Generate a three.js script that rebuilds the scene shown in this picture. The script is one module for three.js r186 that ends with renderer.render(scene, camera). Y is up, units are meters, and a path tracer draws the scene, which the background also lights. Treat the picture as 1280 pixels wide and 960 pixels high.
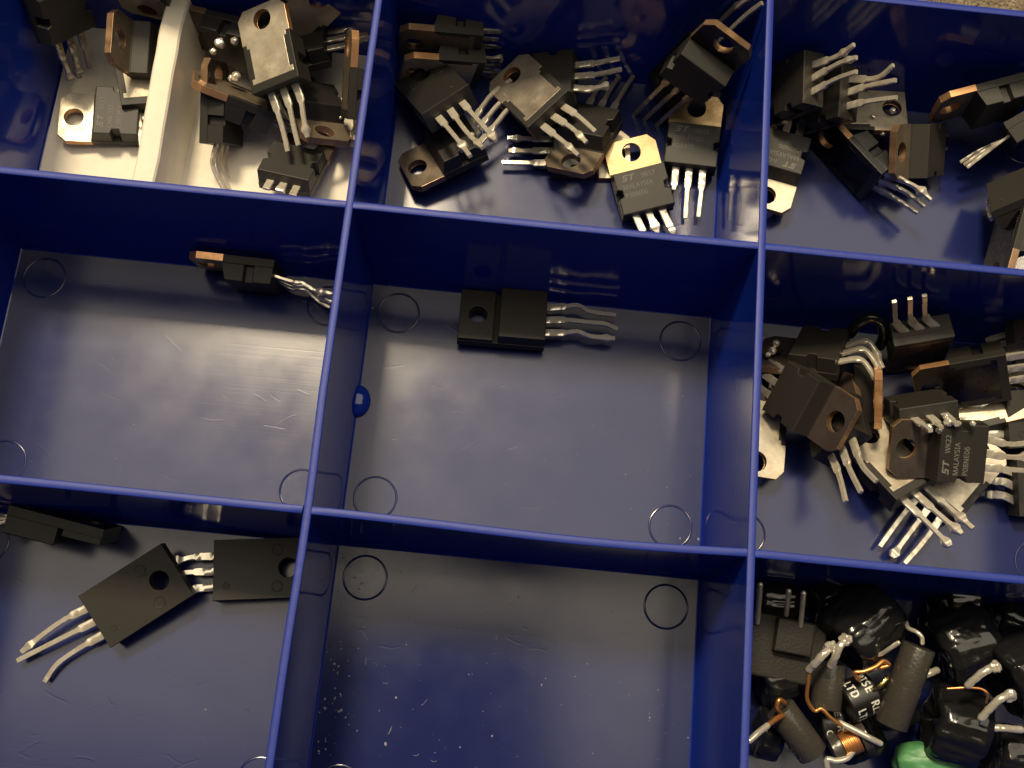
import * as THREE from 'three';
import { mergeGeometries, toCreasedNormals } from 'three/addons/utils/BufferGeometryUtils.js';
import { RectAreaLightUniformsLib } from 'three/addons/lights/RectAreaLightUniformsLib.js';
import { ImprovedNoise } from 'three/addons/math/ImprovedNoise.js';

// ---------------------------------------------------------------- camera, light, exposure
// The world is in metres; builders below work in millimetres (MM) and scale.
const MM = 0.001;
const scene = new THREE.Scene();
scene.background = new THREE.Color().setRGB(0.05, 0.043, 0.034);   // the dim room around
const CAM = new THREE.Vector3(26.33734, 191.93179, 69.92298);   // mm
const camera = new THREE.PerspectiveCamera(38.735, 1280 / 960, 0.01, 20);
camera.rotation.order = 'YXZ';
camera.rotation.set(-1.305029, -0.042155, 0.139160);
camera.position.copy(CAM).multiplyScalar(MM);
scene.add(camera);
camera.updateMatrixWorld(true);

const renderer = new THREE.WebGLRenderer({ antialias: true });
renderer.setSize(1024, 768);
renderer.toneMapping = THREE.LinearToneMapping;
renderer.toneMappingExposure = 1.0;
renderer.shadowMap.enabled = true;

// One broad, warm glowing panel standing in for the lit ceiling over the tray, a little beyond it: what the glossy floor mirrors.
RectAreaLightUniformsLib.init();
const PANEL = { w: 2.7, h: 1.9, y: 2.2, x: 0.10, z: -0.65, L: 2.1, color: new THREE.Color().setRGB(1.0, 0.88, 0.68) };
const panelLight = new THREE.RectAreaLight(PANEL.color, PANEL.L, PANEL.w, PANEL.h);
panelLight.position.set(PANEL.x, PANEL.y, PANEL.z);
panelLight.rotation.set(-Math.PI / 2, 0, 0);
panelLight.name = 'ceiling_panel_glow';
scene.add(panelLight);

// The lamp itself, hanging just under it, back and to the side: it throws the soft shadows.
const LAMP = { s: 0.36, x: -0.44, y: 2.1, z: -0.90, L: 152, color: new THREE.Color().setRGB(1.0, 0.82, 0.55) };
const lampLight = new THREE.RectAreaLight(LAMP.color, LAMP.L, LAMP.s, LAMP.s);
lampLight.position.set(LAMP.x, LAMP.y, LAMP.z);
lampLight.rotation.set(-Math.PI / 2, 0, 0);
lampLight.name = 'ceiling_lamp_glow';
scene.add(lampLight);

// ---------------------------------------------------------------- helpers
function rng(seed) { let s = seed >>> 0; return () => { s = (s + 0x6D2B79F5) >>> 0; let t = s; t = Math.imul(t ^ (t >>> 15), t | 1); t ^= t + Math.imul(t ^ (t >>> 7), t | 61); return ((t ^ (t >>> 14)) >>> 0) / 4294967296; }; }
const noise = new ImprovedNoise();
const used = {};
function numbered(name) { const n = used[name] || 0; used[name] = n + 1; return n ? `${name}_${String(n).padStart(3, '0')}` : name; }
const FOCAL = 1365.418;
const V3 = (x, y, z) => new THREE.Vector3(x, y, z);
// a photo pixel gives a direction; the height (mm above the bay floor) gives the distance
function at(u, v, y) {
  const d = V3((u - 640) / FOCAL, -(v - 480) / FOCAL, -1).applyQuaternion(camera.quaternion);
  return CAM.clone().addScaledVector(d, (y - CAM.y) / d.y);
}
function finish(mesh) { mesh.castShadow = true; mesh.receiveShadow = true; return mesh; }
function part(name, geo, mat, parent) {          // geo in mm
  const g = geo.clone(); g.scale(MM, MM, MM);
  const m = finish(new THREE.Mesh(g, mat)); m.name = name; if (parent) parent.add(m); return m;
}
function shared(geo) { const g = geo; g.scale(MM, MM, MM); return g; }
function piece(name, metreGeo, mat, parent) { const m = finish(new THREE.Mesh(metreGeo, mat)); m.name = name; parent.add(m); return m; }
function thing(name, label, category, group) {
  const o = new THREE.Group(); o.name = numbered(name); o.userData = { label, category }; if (group) o.userData.group = group;
  scene.add(o); return o;
}
// box-projected uv, one texture tile per `tile` mm
function boxUV(g, tile, ox = 0, oy = 0) {
  const h = g.index ? g.toNonIndexed() : g; if (!h.attributes.normal) h.computeVertexNormals();
  const p = h.attributes.position, n = h.attributes.normal, uv = new Float32Array(p.count * 2);
  for (let i = 0; i < p.count; i++) {
    const ax = Math.abs(n.getX(i)), ay = Math.abs(n.getY(i)), az = Math.abs(n.getZ(i));
    let a, b;
    if (ax >= ay && ax >= az) { a = p.getZ(i); b = p.getY(i); } else if (ay >= az) { a = p.getX(i); b = p.getZ(i); } else { a = p.getX(i); b = p.getY(i); }
    uv[2 * i] = a / tile + ox; uv[2 * i + 1] = b / tile + oy;
  }
  h.setAttribute('uv', new THREE.BufferAttribute(uv, 2)); return h;
}
function merge(list) { return mergeGeometries(list.map(g => { const h = g.index ? g.toNonIndexed() : g.clone(); for (const k of Object.keys(h.attributes)) if (!['position', 'normal', 'uv'].includes(k)) h.deleteAttribute(k); h.clearGroups && h.clearGroups(); return h; }), false); }

// ---------------------------------------------------------------- textures
function fbm(x, y, z, o = 4) { let a = 0, f = 1, w = .5; for (let i = 0; i < o; i++) { a += w * noise.noise(x * f, y * f, z + i * 7.3); f *= 2; w *= .5; } return a; }
function tileFbm(u, v, f, z, o) { // periodic blend in u and v
  const s = (a, b) => fbm(a * f, b * f, z, o);
  const wx = u, wy = v;
  return (s(u, v) * (1 - wx) + s(u - 1, v) * wx) * (1 - wy) + (s(u, v - 1) * (1 - wx) + s(u - 1, v - 1) * wx) * wy;
}
function dataTex(n, fn, srgb, rx = 1, ry = 1, m = n) {
  const d = new Uint8Array(n * m * 4);
  for (let j = 0; j < m; j++) for (let i = 0; i < n; i++) { const c = fn(i / n, j / m, i, j), k = 4 * (j * n + i); d[k] = Math.max(0, Math.min(255, c[0] * 255)); d[k + 1] = Math.max(0, Math.min(255, c[1] * 255)); d[k + 2] = Math.max(0, Math.min(255, c[2] * 255)); d[k + 3] = 255; }
  const t = new THREE.DataTexture(d, n, m); t.magFilter = THREE.LinearFilter; t.minFilter = THREE.LinearFilter; t.wrapS = t.wrapT = THREE.RepeatWrapping; t.repeat.set(rx, ry);
  if (srgb) t.colorSpace = THREE.SRGBColorSpace; t.needsUpdate = true; return t;
}
const R1 = rng(11);
const grainTex = dataTex(256, () => { const v = R1(); return [v, v, v]; });
const cloudTex = dataTex(256, (u, v) => { const c = .5 + .9 * tileFbm(u, v, 5, 3.3, 5); return [c, c, c]; });
const cloudFine = dataTex(256, (u, v) => { const c = .5 + .8 * tileFbm(u, v, 14, 8.3, 5); return [c, c, c]; });
// tarnish: multiplies a metal's colour, patchy with fine specks
const tarnishTex = dataTex(512, (u, v) => { const c = tileFbm(u, v, 4, 1.2, 5), s = tileFbm(u, v, 22, 5.1, 3); let k = .93 + .16 * c + .14 * s; if (s > .30) k -= .2; return [k, k * (.985 + .06 * c), k * (.95 + .14 * c)]; }, true);
const metalRough = dataTex(256, (u, v) => { const c = .5 + .6 * tileFbm(u, v, 7, 9.4, 5); return [c, c, c]; });
function canvas(w, h, draw) { const c = document.createElement('canvas'); c.width = w; c.height = h; draw(c.getContext('2d'), w, h); return c; }
function canvasTex(c, srgb) { const t = new THREE.CanvasTexture(c); t.wrapS = t.wrapT = THREE.RepeatWrapping; t.magFilter = THREE.LinearFilter; if (srgb) t.colorSpace = THREE.SRGBColorSpace; return t; }
// moulded floor: fine drawn lines from the mould, hair scratches and scuffs (height map, mid grey = flat)
const scratchTex = canvasTex(canvas(2048, 2048, (g, w, h) => {
  const r = rng(5);
  g.fillStyle = '#808080'; g.fillRect(0, 0, w, h);
  for (let i = 0; i < 2600; i++) { const x = r() * w, y = r() * h, l = 40 + 300 * r(); g.strokeStyle = r() < .5 ? `rgba(150,150,150,${.10 + .16 * r()})` : `rgba(100,100,100,${.10 + .16 * r()})`; g.lineWidth = .8 + r(); g.beginPath(); g.moveTo(x, y); g.lineTo(x + l, y + (r() - .5) * 6); g.stroke(); }
  for (let i = 0; i < 700; i++) { const x = r() * w, y = r() * h, l = 8 + 60 * r() * r(), a = (r() - .5) * 1.4; g.strokeStyle = r() < .35 ? `rgba(190,190,190,${.25 + .4 * r()})` : `rgba(50,50,50,${.25 + .45 * r()})`; g.lineWidth = .9 + 1.3 * r(); g.beginPath(); g.moveTo(x, y); g.quadraticCurveTo(x + l * .5 * Math.cos(a) + 8 * (r() - .5), y + l * .5 * Math.sin(a) + 14 * (r() - .5), x + l * Math.cos(a), y + l * Math.sin(a)); g.stroke(); }
}));
const plasticRough = dataTex(512, (u, v) => { const c = tileFbm(u, v, 6, 2.2, 5), s = tileFbm(u * 1, v * 1, 30, 6.6, 3); const k = .42 + .10 * c + .2 * s; return [k, k, k]; });

// ---------------------------------------------------------------- materials
const lin = (r, g, b) => new THREE.Color().setRGB(r, g, b);
const std = (o) => new THREE.MeshPhysicalMaterial(o);
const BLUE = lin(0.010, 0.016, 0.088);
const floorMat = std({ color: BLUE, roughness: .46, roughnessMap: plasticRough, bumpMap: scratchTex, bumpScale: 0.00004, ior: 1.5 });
const wallMat = std({ color: lin(0.007, 0.026, 0.27), roughness: .22, roughnessMap: plasticRough, bumpMap: cloudTex, bumpScale: 0.00001, ior: 1.5 });  // blue raised above the floor's, standing in for light glowing through the walls
const rimMat = std({ color: lin(0.007, 0.026, 0.27), roughness: .52, bumpMap: cloudFine, bumpScale: 0.00004, ior: 1.5 });   // same plastic and raised blue as the walls, rubbed matt
function epoxy(r, g, b, rough = .52) { return std({ color: lin(r, g, b), roughness: rough, bumpMap: grainTex, bumpScale: 0.000012, ior: 1.5 }); }
const EPOXY = [epoxy(.018, .0155, .012), epoxy(.014, .0125, .0108, .46), epoxy(.026, .023, .018, .58), epoxy(.012, .0115, .011, .4)];
function metal(r, g, b, rough, m = 1) { return new THREE.MeshStandardMaterial({ color: lin(r, g, b), metalness: m, roughness: rough, map: tarnishTex, roughnessMap: metalRough, bumpMap: cloudFine, bumpScale: 0.000015 }); }
const TIN = metal(.70, .64, .53, .78, .5), NICKEL = metal(.44, .39, .33, .74, .6), DULL = metal(.30, .245, .19, .8, .6), BRONZE = metal(.62, .45, .25, .66, .7), DARK = metal(.13, .105, .098, .66, .6), BLACKTAB = metal(.085, .075, .068, .6);
const COPPER = metal(.68, .38, .19, .7, .7), BROWN = metal(.36, .23, .14, .75, .7);
const wireMetal = (r, g, b, rough, m) => new THREE.MeshStandardMaterial({ color: lin(r, g, b), metalness: m, roughness: rough, map: tarnishTex, roughnessMap: metalRough });
const LEAD = [wireMetal(.92, .88, .79, .42, .55), wireMetal(.86, .81, .71, .44, .55), wireMetal(.58, .54, .48, .42, .65)];
const SOLDER = wireMetal(.90, .87, .79, .36, .6);
const PRINT = (tex) => new THREE.MeshStandardMaterial({ color: lin(.17, .16, .14), roughness: .8, alphaMap: tex, transparent: true });
// ---------------------------------------------------------------- the surface under the tray
const carpetTex = dataTex(512, (u, v) => { const c = tileFbm(u, v, 26, 2.1, 4), d = tileFbm(u, v, 70, 5.2, 2); const k = .62 + .5 * c + .4 * d; return [.80 * k, .72 * k, .60 * k]; }, true);
const carpetBump = dataTex(512, (u, v) => { const k = .5 + 1.0 * tileFbm(u, v, 60, 9.2, 3); return [k, k, k]; });
{
  const g = new THREE.PlaneGeometry(3, 3); g.rotateX(-Math.PI / 2);
  const uv = g.attributes.uv; for (let i = 0; i < uv.count; i++) uv.setXY(i, uv.getX(i) * 60, uv.getY(i) * 60);
  const m = finish(new THREE.Mesh(g, new THREE.MeshStandardMaterial({ map: carpetTex, roughness: 1, bumpMap: carpetBump, bumpScale: 0.0025 })));
  m.name = 'carpet'; m.position.y = -0.003; m.userData = { kind: 'structure', label: 'beige woven carpet beyond the blue tray rim', category: 'carpet' }; scene.add(m);
}
// ---------------------------------------------------------------- the tray
const W = 65.4, D = 48.49, HH = 32.61, H0 = -47.14;
const tray = thing('component_tray', 'blue glossy plastic parts tray divided into square bays', 'tray');
{
  const x0 = -W - .8, x1 = 2 * W + .8, z0 = H0 - .8, z1 = 2 * D + .8;
  const g = new THREE.BoxGeometry(x1 - x0, 1.6, z1 - z0); g.translate((x0 + x1) / 2, -.8, (z0 + z1) / 2);
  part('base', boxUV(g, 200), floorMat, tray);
}
// a wall: tapered section, softly rounded top, swept from a to b in the plan; the worn top edge is a strip of its own
function wall(name, a, b, h, opt = {}) {
  const tb = 1.0, tt = .62, steps = opt.bow ? 24 : 2, bow = opt.bow || (() => 0);
  const A = V3(a[0], 0, a[1]), B = V3(b[0], 0, b[1]), dir = B.clone().sub(A), L = dir.length(); dir.normalize();
  const side = V3(-dir.z, 0, dir.x);
  const sweep = (prof, closed) => {
    const pos = [], idx = [], n = prof.length;
    for (let s = 0; s <= steps; s++) { const t = s / steps, c = A.clone().addScaledVector(dir, L * t), k = bow(t); for (const [px, py] of prof) { const q = c.clone().addScaledVector(side, px + k * py / h); pos.push(q.x, py, q.z); } }
    for (let s = 0; s < steps; s++) for (let i = 0; i < n - 1; i++) { const p = s * n + i; idx.push(p, p + n, p + 1, p + 1, p + n, p + n + 1); }
    if (closed) for (const s of [0, steps]) for (let i = 1; i < n - 1; i++) { const p = s * n; s ? idx.push(p, p + i + 1, p + i) : idx.push(p, p + i, p + i + 1); }
    const g = new THREE.BufferGeometry(); g.setAttribute('position', new THREE.Float32BufferAttribute(pos, 3)); g.setIndex(idx); return toCreasedNormals(g.toNonIndexed(), .6);
  };
  const e = .22;
  const body = [[-tb - .35, 0], [-tb - .1, .1], [-tb, .35], [-tt, h - e], [tt, h - e], [tb, .35], [tb + .1, .1], [tb + .35, 0]].map(([x, y]) => [x, y - .02]);
  const cap = [[-tt - .004, h - e - .02], [-tt + .05, h - .08], [-tt + .17, h], [tt - .17, h], [tt - .05, h - .08], [tt + .004, h - e - .02]];
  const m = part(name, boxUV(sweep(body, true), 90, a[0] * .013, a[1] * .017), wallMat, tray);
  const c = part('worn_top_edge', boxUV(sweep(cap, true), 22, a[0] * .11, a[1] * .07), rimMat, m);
  return m;
}
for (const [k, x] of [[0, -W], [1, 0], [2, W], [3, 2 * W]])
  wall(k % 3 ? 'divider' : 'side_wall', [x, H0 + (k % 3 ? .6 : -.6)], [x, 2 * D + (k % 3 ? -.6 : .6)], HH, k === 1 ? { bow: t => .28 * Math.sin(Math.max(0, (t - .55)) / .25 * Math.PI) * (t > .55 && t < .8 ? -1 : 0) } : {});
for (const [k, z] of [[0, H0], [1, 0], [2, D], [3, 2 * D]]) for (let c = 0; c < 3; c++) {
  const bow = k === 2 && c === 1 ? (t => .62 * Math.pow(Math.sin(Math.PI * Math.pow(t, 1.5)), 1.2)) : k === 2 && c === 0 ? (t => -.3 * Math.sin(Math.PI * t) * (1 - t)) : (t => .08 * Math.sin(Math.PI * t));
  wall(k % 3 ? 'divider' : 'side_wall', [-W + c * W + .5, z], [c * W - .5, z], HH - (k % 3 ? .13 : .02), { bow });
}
// round ejector marks moulded into the floor of each bay
{
  const pts = [[0, .03], [3.55, .03], [3.62, .10], [3.72, .13], [3.84, .10], [3.95, -.02]].map(([x, y]) => new THREE.Vector2(x, y));
  const g = shared(toCreasedNormals(boxUV(new THREE.LatheGeometry(pts, 48), 60), .2));
  for (let c = 0; c < 3; c++) for (let r = 0; r < 3; r++) for (const sx of [6.45, W - 6.6]) for (const sz of [6.35, D - 7.6]) {
    if (c === 0 && r === 0) continue;                       // under the paper
    const z = (r === 0 ? H0 + (sz * -H0) / D : (r - 1) * D + sz);
    const m = piece('mould_mark', g, floorMat, tray); m.position.set((-W + c * W + sx) * MM, 0, z * MM);
  }
  const b = new THREE.SphereGeometry(1, 32, 20); b.scale(2.5, 1.7, 3.0); b.translate(1.0, .3, 23.8);
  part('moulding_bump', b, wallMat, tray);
}
// ---------------------------------------------------------------- folded paper in the corner bay
{
  const o = thing('paper_liner', 'cream paper liner folded up into a ridge across the bay', 'paper');
  const prof = [[-64.0, .08], [-42.2, .1], [-41.75, .35], [-41.6, 6], [-41.45, 13.9], [-41.25, 14.15], [-39.6, 14.0], [-38.2, 13.6], [-38.0, 13.3], [-37.8, 7], [-37.2, .7], [-36.3, .12], [-1.4, .08]];
  const th = .16, pos = [], idx = [], uv = [], NZ = 30;
  const nrm = prof.map((p, i) => { const a = prof[Math.max(0, i - 1)], b = prof[Math.min(prof.length - 1, i + 1)]; const l = Math.hypot(b[0] - a[0], b[1] - a[1]); return [-(b[1] - a[1]) / l, (b[0] - a[0]) / l]; });
  let arc = 0; const arcs = prof.map((p, i) => { if (i) arc += Math.hypot(p[0] - prof[i - 1][0], p[1] - prof[i - 1][1]); return arc; });
  for (let s = 0; s <= NZ; s++) { const z = H0 + 1.2 + (-1.25 - H0 - 1.2) * s / NZ;
    for (const side of [0, 1]) prof.forEach((p, i) => { const w = p[1] > 1 ? .5 * noise.noise(z * .12, p[1] * .1, 3) : 0; const lift = p[1] < 1 ? .12 * Math.max(0, noise.noise(p[0] * .08, z * .09, 1.7)) : 0; pos.push(p[0] + w + nrm[i][0] * th * side, p[1] + lift + nrm[i][1] * th * side + (p[1] > 12 ? .35 * noise.noise(z * .15, 1, 9) : 0), z); uv.push(arcs[i] / 60, z / 60); }); }
  const n = prof.length, row = 2 * n;
  for (let s = 0; s < NZ; s++) for (const side of [0, 1]) for (let i = 0; i < n - 1; i++) { const a = s * row + side * n + i, b = a + 1, c = a + row, d = c + 1; side ? idx.push(a, c, b, b, c, d) : idx.push(a, b, c, b, d, c); }
  for (const s of [0, NZ]) for (let i = 0; i < n - 1; i++) { const a = s * row + i, b = a + 1, c = a + n, d = c + 1; idx.push(a, c, b, b, c, d); }
  for (let s = 0; s < NZ; s++) for (const i of [0, n - 1]) { const a = s * row + i, b = a + n, c = a + row, d = c + n; idx.push(a, c, b, b, c, d); }
  const g = new THREE.BufferGeometry(); g.setAttribute('position', new THREE.Float32BufferAttribute(pos, 3)); g.setAttribute('uv', new THREE.Float32BufferAttribute(uv, 2)); g.setIndex(idx);
  const paperTex = dataTex(256, (u, v) => { const c = tileFbm(u, v, 9, 6.1, 4), d = tileFbm(u, v, 40, 3.1, 2); const k = .90 + .06 * c + .05 * d; return [k, k * .965, k * .885]; }, true);
  part('sheet', toCreasedNormals(g.toNonIndexed(), .5), new THREE.MeshStandardMaterial({ map: paperTex, roughness: .85, bumpMap: cloudFine, bumpScale: 0.00004, side: THREE.DoubleSide }), o);
}
// ---------------------------------------------------------------- power transistors
// local axes (mm): x across, y from the lead end (0) to the tab tip, z from the metal back (0) to the printed front
function shapeOf(pts) { const s = new THREE.Shape(); pts.forEach(([x, y], i) => i ? s.lineTo(x, y) : s.moveTo(x, y)); s.closePath(); return s; }
function extr(shape, z0, z1, bev, curve = 10) { const g = new THREE.ExtrudeGeometry(shape, { depth: z1 - z0 - 2 * bev, bevelEnabled: bev > 0, bevelThickness: bev, bevelSize: bev, bevelOffset: -bev, bevelSegments: 2, curveSegments: curve }); g.translate(0, 0, z0 + bev); return g; }
function hole(s, x, y, r) { const p = new THREE.Path(); p.absarc(x, y, r, 0, Math.PI * 2, true); s.holes.push(p); return s; }
const flat = (g) => toCreasedNormals(g.index ? g.toNonIndexed() : g, .2);
const tabGeo = (() => {
  const c = 1.35;
  const s = shapeOf([[-3.6, 1.5], [-4.35, 1.5], [-4.35, 2.5], [-3.7, 2.5], [-3.7, 8.2], [-4.2, 8.2], [-4.2, 9.0], [-5.05, 9.0], [-5.05, 15.3 - c * 1.15], [-5.05 + c, 15.3], [5.05 - c, 15.3], [5.05, 15.3 - c * 1.15], [5.05, 9.0], [4.2, 9.0], [4.2, 8.2], [3.7, 8.2], [3.7, 2.5], [4.35, 2.5], [4.35, 1.5], [3.6, 1.5]]);
  hole(s, 0, 12.6, 1.88);
  const g = extr(s, -.02, 1.28, .05, 14);
  const groups = g.groups.map(q => ({ ...q })); const h = boxUV(g, 17); h.clearGroups();
  // the rim inside the moulding has the finish of the plate; only the sheared rim of the free tab shows its copper
  const order = [[], []], p = h.attributes.position;
  for (const q of groups) for (let t = q.start; t < q.start + q.count; t += 3) order[q.materialIndex === 1 && Math.max(p.getY(t), p.getY(t + 1), p.getY(t + 2)) > 9.2 ? 1 : 0].push(t);
  const out = new THREE.BufferGeometry();
  for (const k of ['position', 'normal', 'uv']) { const a = h.attributes[k], n = a.itemSize, d = []; for (const t of [...order[0], ...order[1]]) for (let j = 0; j < 3 * n; j++) d.push(a.array[t * n + j]); out.setAttribute(k, new THREE.Float32BufferAttribute(d, n)); }
  out.addGroup(0, order[0].length * 3, 0); out.addGroup(order[0].length * 3, order[1].length * 3, 1);
  return shared(out);
})();
function slope(g) { const p = g.attributes.position; for (let i = 0; i < p.count; i++) { const y = p.getY(i), z = p.getZ(i); if (y > 8.2 && z > 1.5) p.setY(i, y - (z - 1.4) / 3.1 * .85); if (y < .5 && z > 2) p.setY(i, y + (z - 2) / 2.5 * .22); } g.computeVertexNormals(); return g; }
const bodyGeo = (() => {
  const lower = shapeOf([[-5, 0], [5, 0], [5, 9.15], [-5, 9.15]]);
  const n = 3.3, m = 5.2, d = .95;
  const upper = shapeOf([[-4.93, .06], [4.93, .06], [4.93, n], [4.93 - d, n + .35], [4.93 - d, m - .35], [4.93, m], [4.93, 9.1], [-4.93, 9.1], [-4.93, m], [-4.93 + d, m - .35], [-4.93 + d, n + .35], [-4.93, n]]);
  return shared(boxUV(flat(slope(merge([extr(lower, .0, 1.5, .1), extr(upper, 1.42, 4.5, .16)]))), 6));
})();
const fullBodyGeo = (() => {
  const r = (x, y0, y1) => shapeOf([[-x, y0], [x, y0], [x, y1], [-x, y1]]);
  return shared(boxUV(flat(merge([extr(hole(r(5.05, 0, 15.8), 0, 12.4, 1.62), 0, 1.65, .08, 16), extr(hole(r(5.0, 9.45, 15.75), 0, 12.4, 1.66), 1.55, 2.8, .12, 16), extr(r(4.97, .05, 8.5), 1.55, 4.6, .18)])), 6));
})();
const discGeo = (r) => shared(toCreasedNormals(new THREE.LatheGeometry([[0, .035], [r * .82, .035], [r * .9, .07], [r, .07], [r * 1.06, -.02]].map(a => new THREE.Vector2(...a)), 24), .2).rotateX(Math.PI / 2));
const DISC = discGeo(.95), DISC_S = discGeo(.5);
// a flat lead: wide shoulder, then narrow, following the given points, with solder left on its end
function leadGeo(base, pts, seed, o = {}) {
  const r = rng(seed), P = [V3(...base), ...pts.map(p => V3(...p))];
  P[0].y += .6;
  const curve = new THREE.CatmullRomCurve3(P, false, 'centripetal'), len = curve.getLength(), n = Math.max(12, Math.ceil(len / .35));
  const sh = o.shoulder ?? 3.4, pos = [], idx = [];
  const X = V3(1, 0, 0), t = V3(), w = V3(), h = V3();
  const blob = r() < .38 ? len * (.7 + .24 * r()) : 1e9, blobS = .18 + .3 * r();
  for (let i = 0; i <= n; i++) {
    const u = i / n, s = u * len, c = curve.getPointAt(u); curve.getTangentAt(u, t);
    w.copy(X).addScaledVector(t, -X.dot(t)); if (w.length() < .15) w.set(0, 0, 1).addScaledVector(t, -t.z); w.normalize(); h.crossVectors(t, w);
    let wd = s < sh + .6 ? .68 : .68 - .28 * Math.min(1, (s - sh - .6) / .25), th = .26;
    const lump = Math.exp(-((s - blob) ** 2) / .5) * blobS; wd += lump + .05 * noise.noise(s * .9, seed % 97, 1); th += lump + .05 * noise.noise(s * .8, seed % 89, 5) + (s > sh + 1 ? .04 : 0);
    if (i === n) { wd *= .92; th *= .9; }
    for (const [a, b] of [[-1, -.8], [-.86, -1.05], [.86, -1.05], [1, -.8], [1.02, 0], [1, .8], [.86, 1.05], [-.86, 1.05], [-1, .8], [-1.02, 0]]) pos.push(c.x + w.x * a * wd + h.x * b * th, c.y + w.y * a * wd + h.y * b * th, c.z + w.z * a * wd + h.z * b * th);
  }
  const k = 10;
  for (let i = 0; i < n; i++) for (let j = 0; j < k; j++) { const a = i * k + j, b = i * k + (j + 1) % k; idx.push(a, b, a + k, b, b + k, a + k); }
  for (let j = 1; j < k - 1; j++) { idx.push(0, j + 1, j); const e = n * k; idx.push(e, e + j, e + j + 1); }
  const g = new THREE.BufferGeometry(); g.setAttribute('position', new THREE.Float32BufferAttribute(pos, 3)); g.setIndex(idx);
  return boxUV(toCreasedNormals(g.toNonIndexed(), .6), 9, r(), r());
}
function stLogo(g, x, y, s) { // slanted two-letter emblem
  g.save(); g.translate(x, y); g.transform(1, 0, -.32, 1, 0, 0); g.fillStyle = '#fff';
  g.fillRect(0, 0, s * .95, s * .2); g.fillRect(0, 0, s * .22, s * .5); g.fillRect(0, s * .38, s * .72, s * .2); g.fillRect(s * .5, s * .38, s * .22, s * .6); g.fillRect(-s * .06, s * .78, s * .78, s * .2);
  g.fillRect(s * 1.05, 0, s * .8, s * .2); g.fillRect(s * 1.3, 0, s * .25, s * .98); g.restore();
}
function printTex(lines) {
  const r = rng(lines.join('').length * 31 + 7);
  return canvasTex(canvas(256, 192, (g, w, h) => {
    g.fillStyle = '#000'; g.fillRect(0, 0, w, h); g.fillStyle = '#fff'; g.textBaseline = 'top';
    lines.forEach((t, i) => { const y = 14 + i * 50; let x = 14; if (t.startsWith('*')) { stLogo(g, x + 16, y + 2, 36); x += 106; t = t.slice(1); } g.font = '38px sans-serif'; g.fillStyle = '#fff'; g.fillText(t, x, y, w - x - 6); });
    for (let i = 0; i < 900; i++) { g.fillStyle = `rgba(0,0,0,${.2 + .5 * r()})`; g.fillRect(r() * w, r() * h, 1 + 3 * r(), 1 + 2 * r()); }
  }));
}
const printGeo = shared(new THREE.PlaneGeometry(8.4, 6.3));
const TABS = { tin: [TIN, COPPER], nickel: [NICKEL, COPPER], dull: [DULL, BROWN], bronze: [BRONZE, BRONZE], dark: [DARK, BROWN], copper: [DULL, COPPER], black: [BLACKTAB, COPPER], charred: [BLACKTAB, BROWN] };
const Y0 = .02;
function transistor(key, spec, pose) {
  const [kind, finish_, ep, leadKind, name, label, group, print] = spec;
  const o = thing(name, label, 'transistor', group);
  const seed = [...key].reduce((a, c) => a * 31 + c.charCodeAt(0), 7) >>> 0, r = rng(seed);
  o.position.set(pose.p[0] * MM, (pose.p[1] + Y0) * MM, pose.p[2] * MM); o.quaternion.set(...pose.q).normalize();
  let b;
  if (kind === 't') { b = piece('body', bodyGeo, EPOXY[ep], o); piece('tab', tabGeo, TABS[finish_], o); }
  else {
    b = piece('body', fullBodyGeo, EPOXY[ep], o);
    for (const [x, y, g] of [[-3.1, 10.6, DISC], [3.1, 10.6, DISC], [-2.6, 2.2, DISC_S]]) { const m = piece('mould_mark', g, EPOXY[ep], b); m.position.set(x * MM, y * MM, 0); m.rotation.y = Math.PI; }
    for (const x of [-3.5, 3.5]) { const m = piece('mould_mark', DISC_S, EPOXY[ep], b); m.position.set(x * MM, 10.5 * MM, 2.8 * MM); }
  }
  [-2.54, 0, 2.54].forEach((x, i) => {
    let pts = pose.leads && pose.leads[i];
    const L = pose.L || 8;
    if (!pts) { const k = (r() - .5) * .12 * L, q = (r() - .5) * .14 * L, l = L * (.9 + .15 * r()); pts = L < 3.5 ? [[x, -l, 2.4]] : [[x, -l * .4, 2.4], [x + k * .4, -l * .7, 2.4 + q * .5], [x + k, -l, 2.4 + q]]; }
    part('lead', leadGeo([x, 0, 2.4], pts, seed + i * 17, {}), LEAD[leadKind], o);
  });
  if (pose.blobs) for (const [x, y, z, q] of pose.blobs) {
    const g = new THREE.IcosahedronGeometry(q, 3), p = g.attributes.position; for (let i = 0; i < p.count; i++) { const k = 1 + .35 * noise.noise(p.getX(i) * 1.6 / q + x, p.getY(i) * 1.6 / q + y, p.getZ(i) * 1.6 / q); p.setXYZ(i, p.getX(i) * k + x, p.getY(i) * k + y, p.getZ(i) * k + z); }
    part('solder_blob', boxUV(toCreasedNormals(g, 1.2), 9), SOLDER, o);
  }
  if (print) { const m = piece('printed_marking', printGeo, PRINT(printTex(print)), b); m.position.set(0, 5.0 * MM, 4.52 * MM); m.castShadow = false; }
  return o;
}
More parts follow.
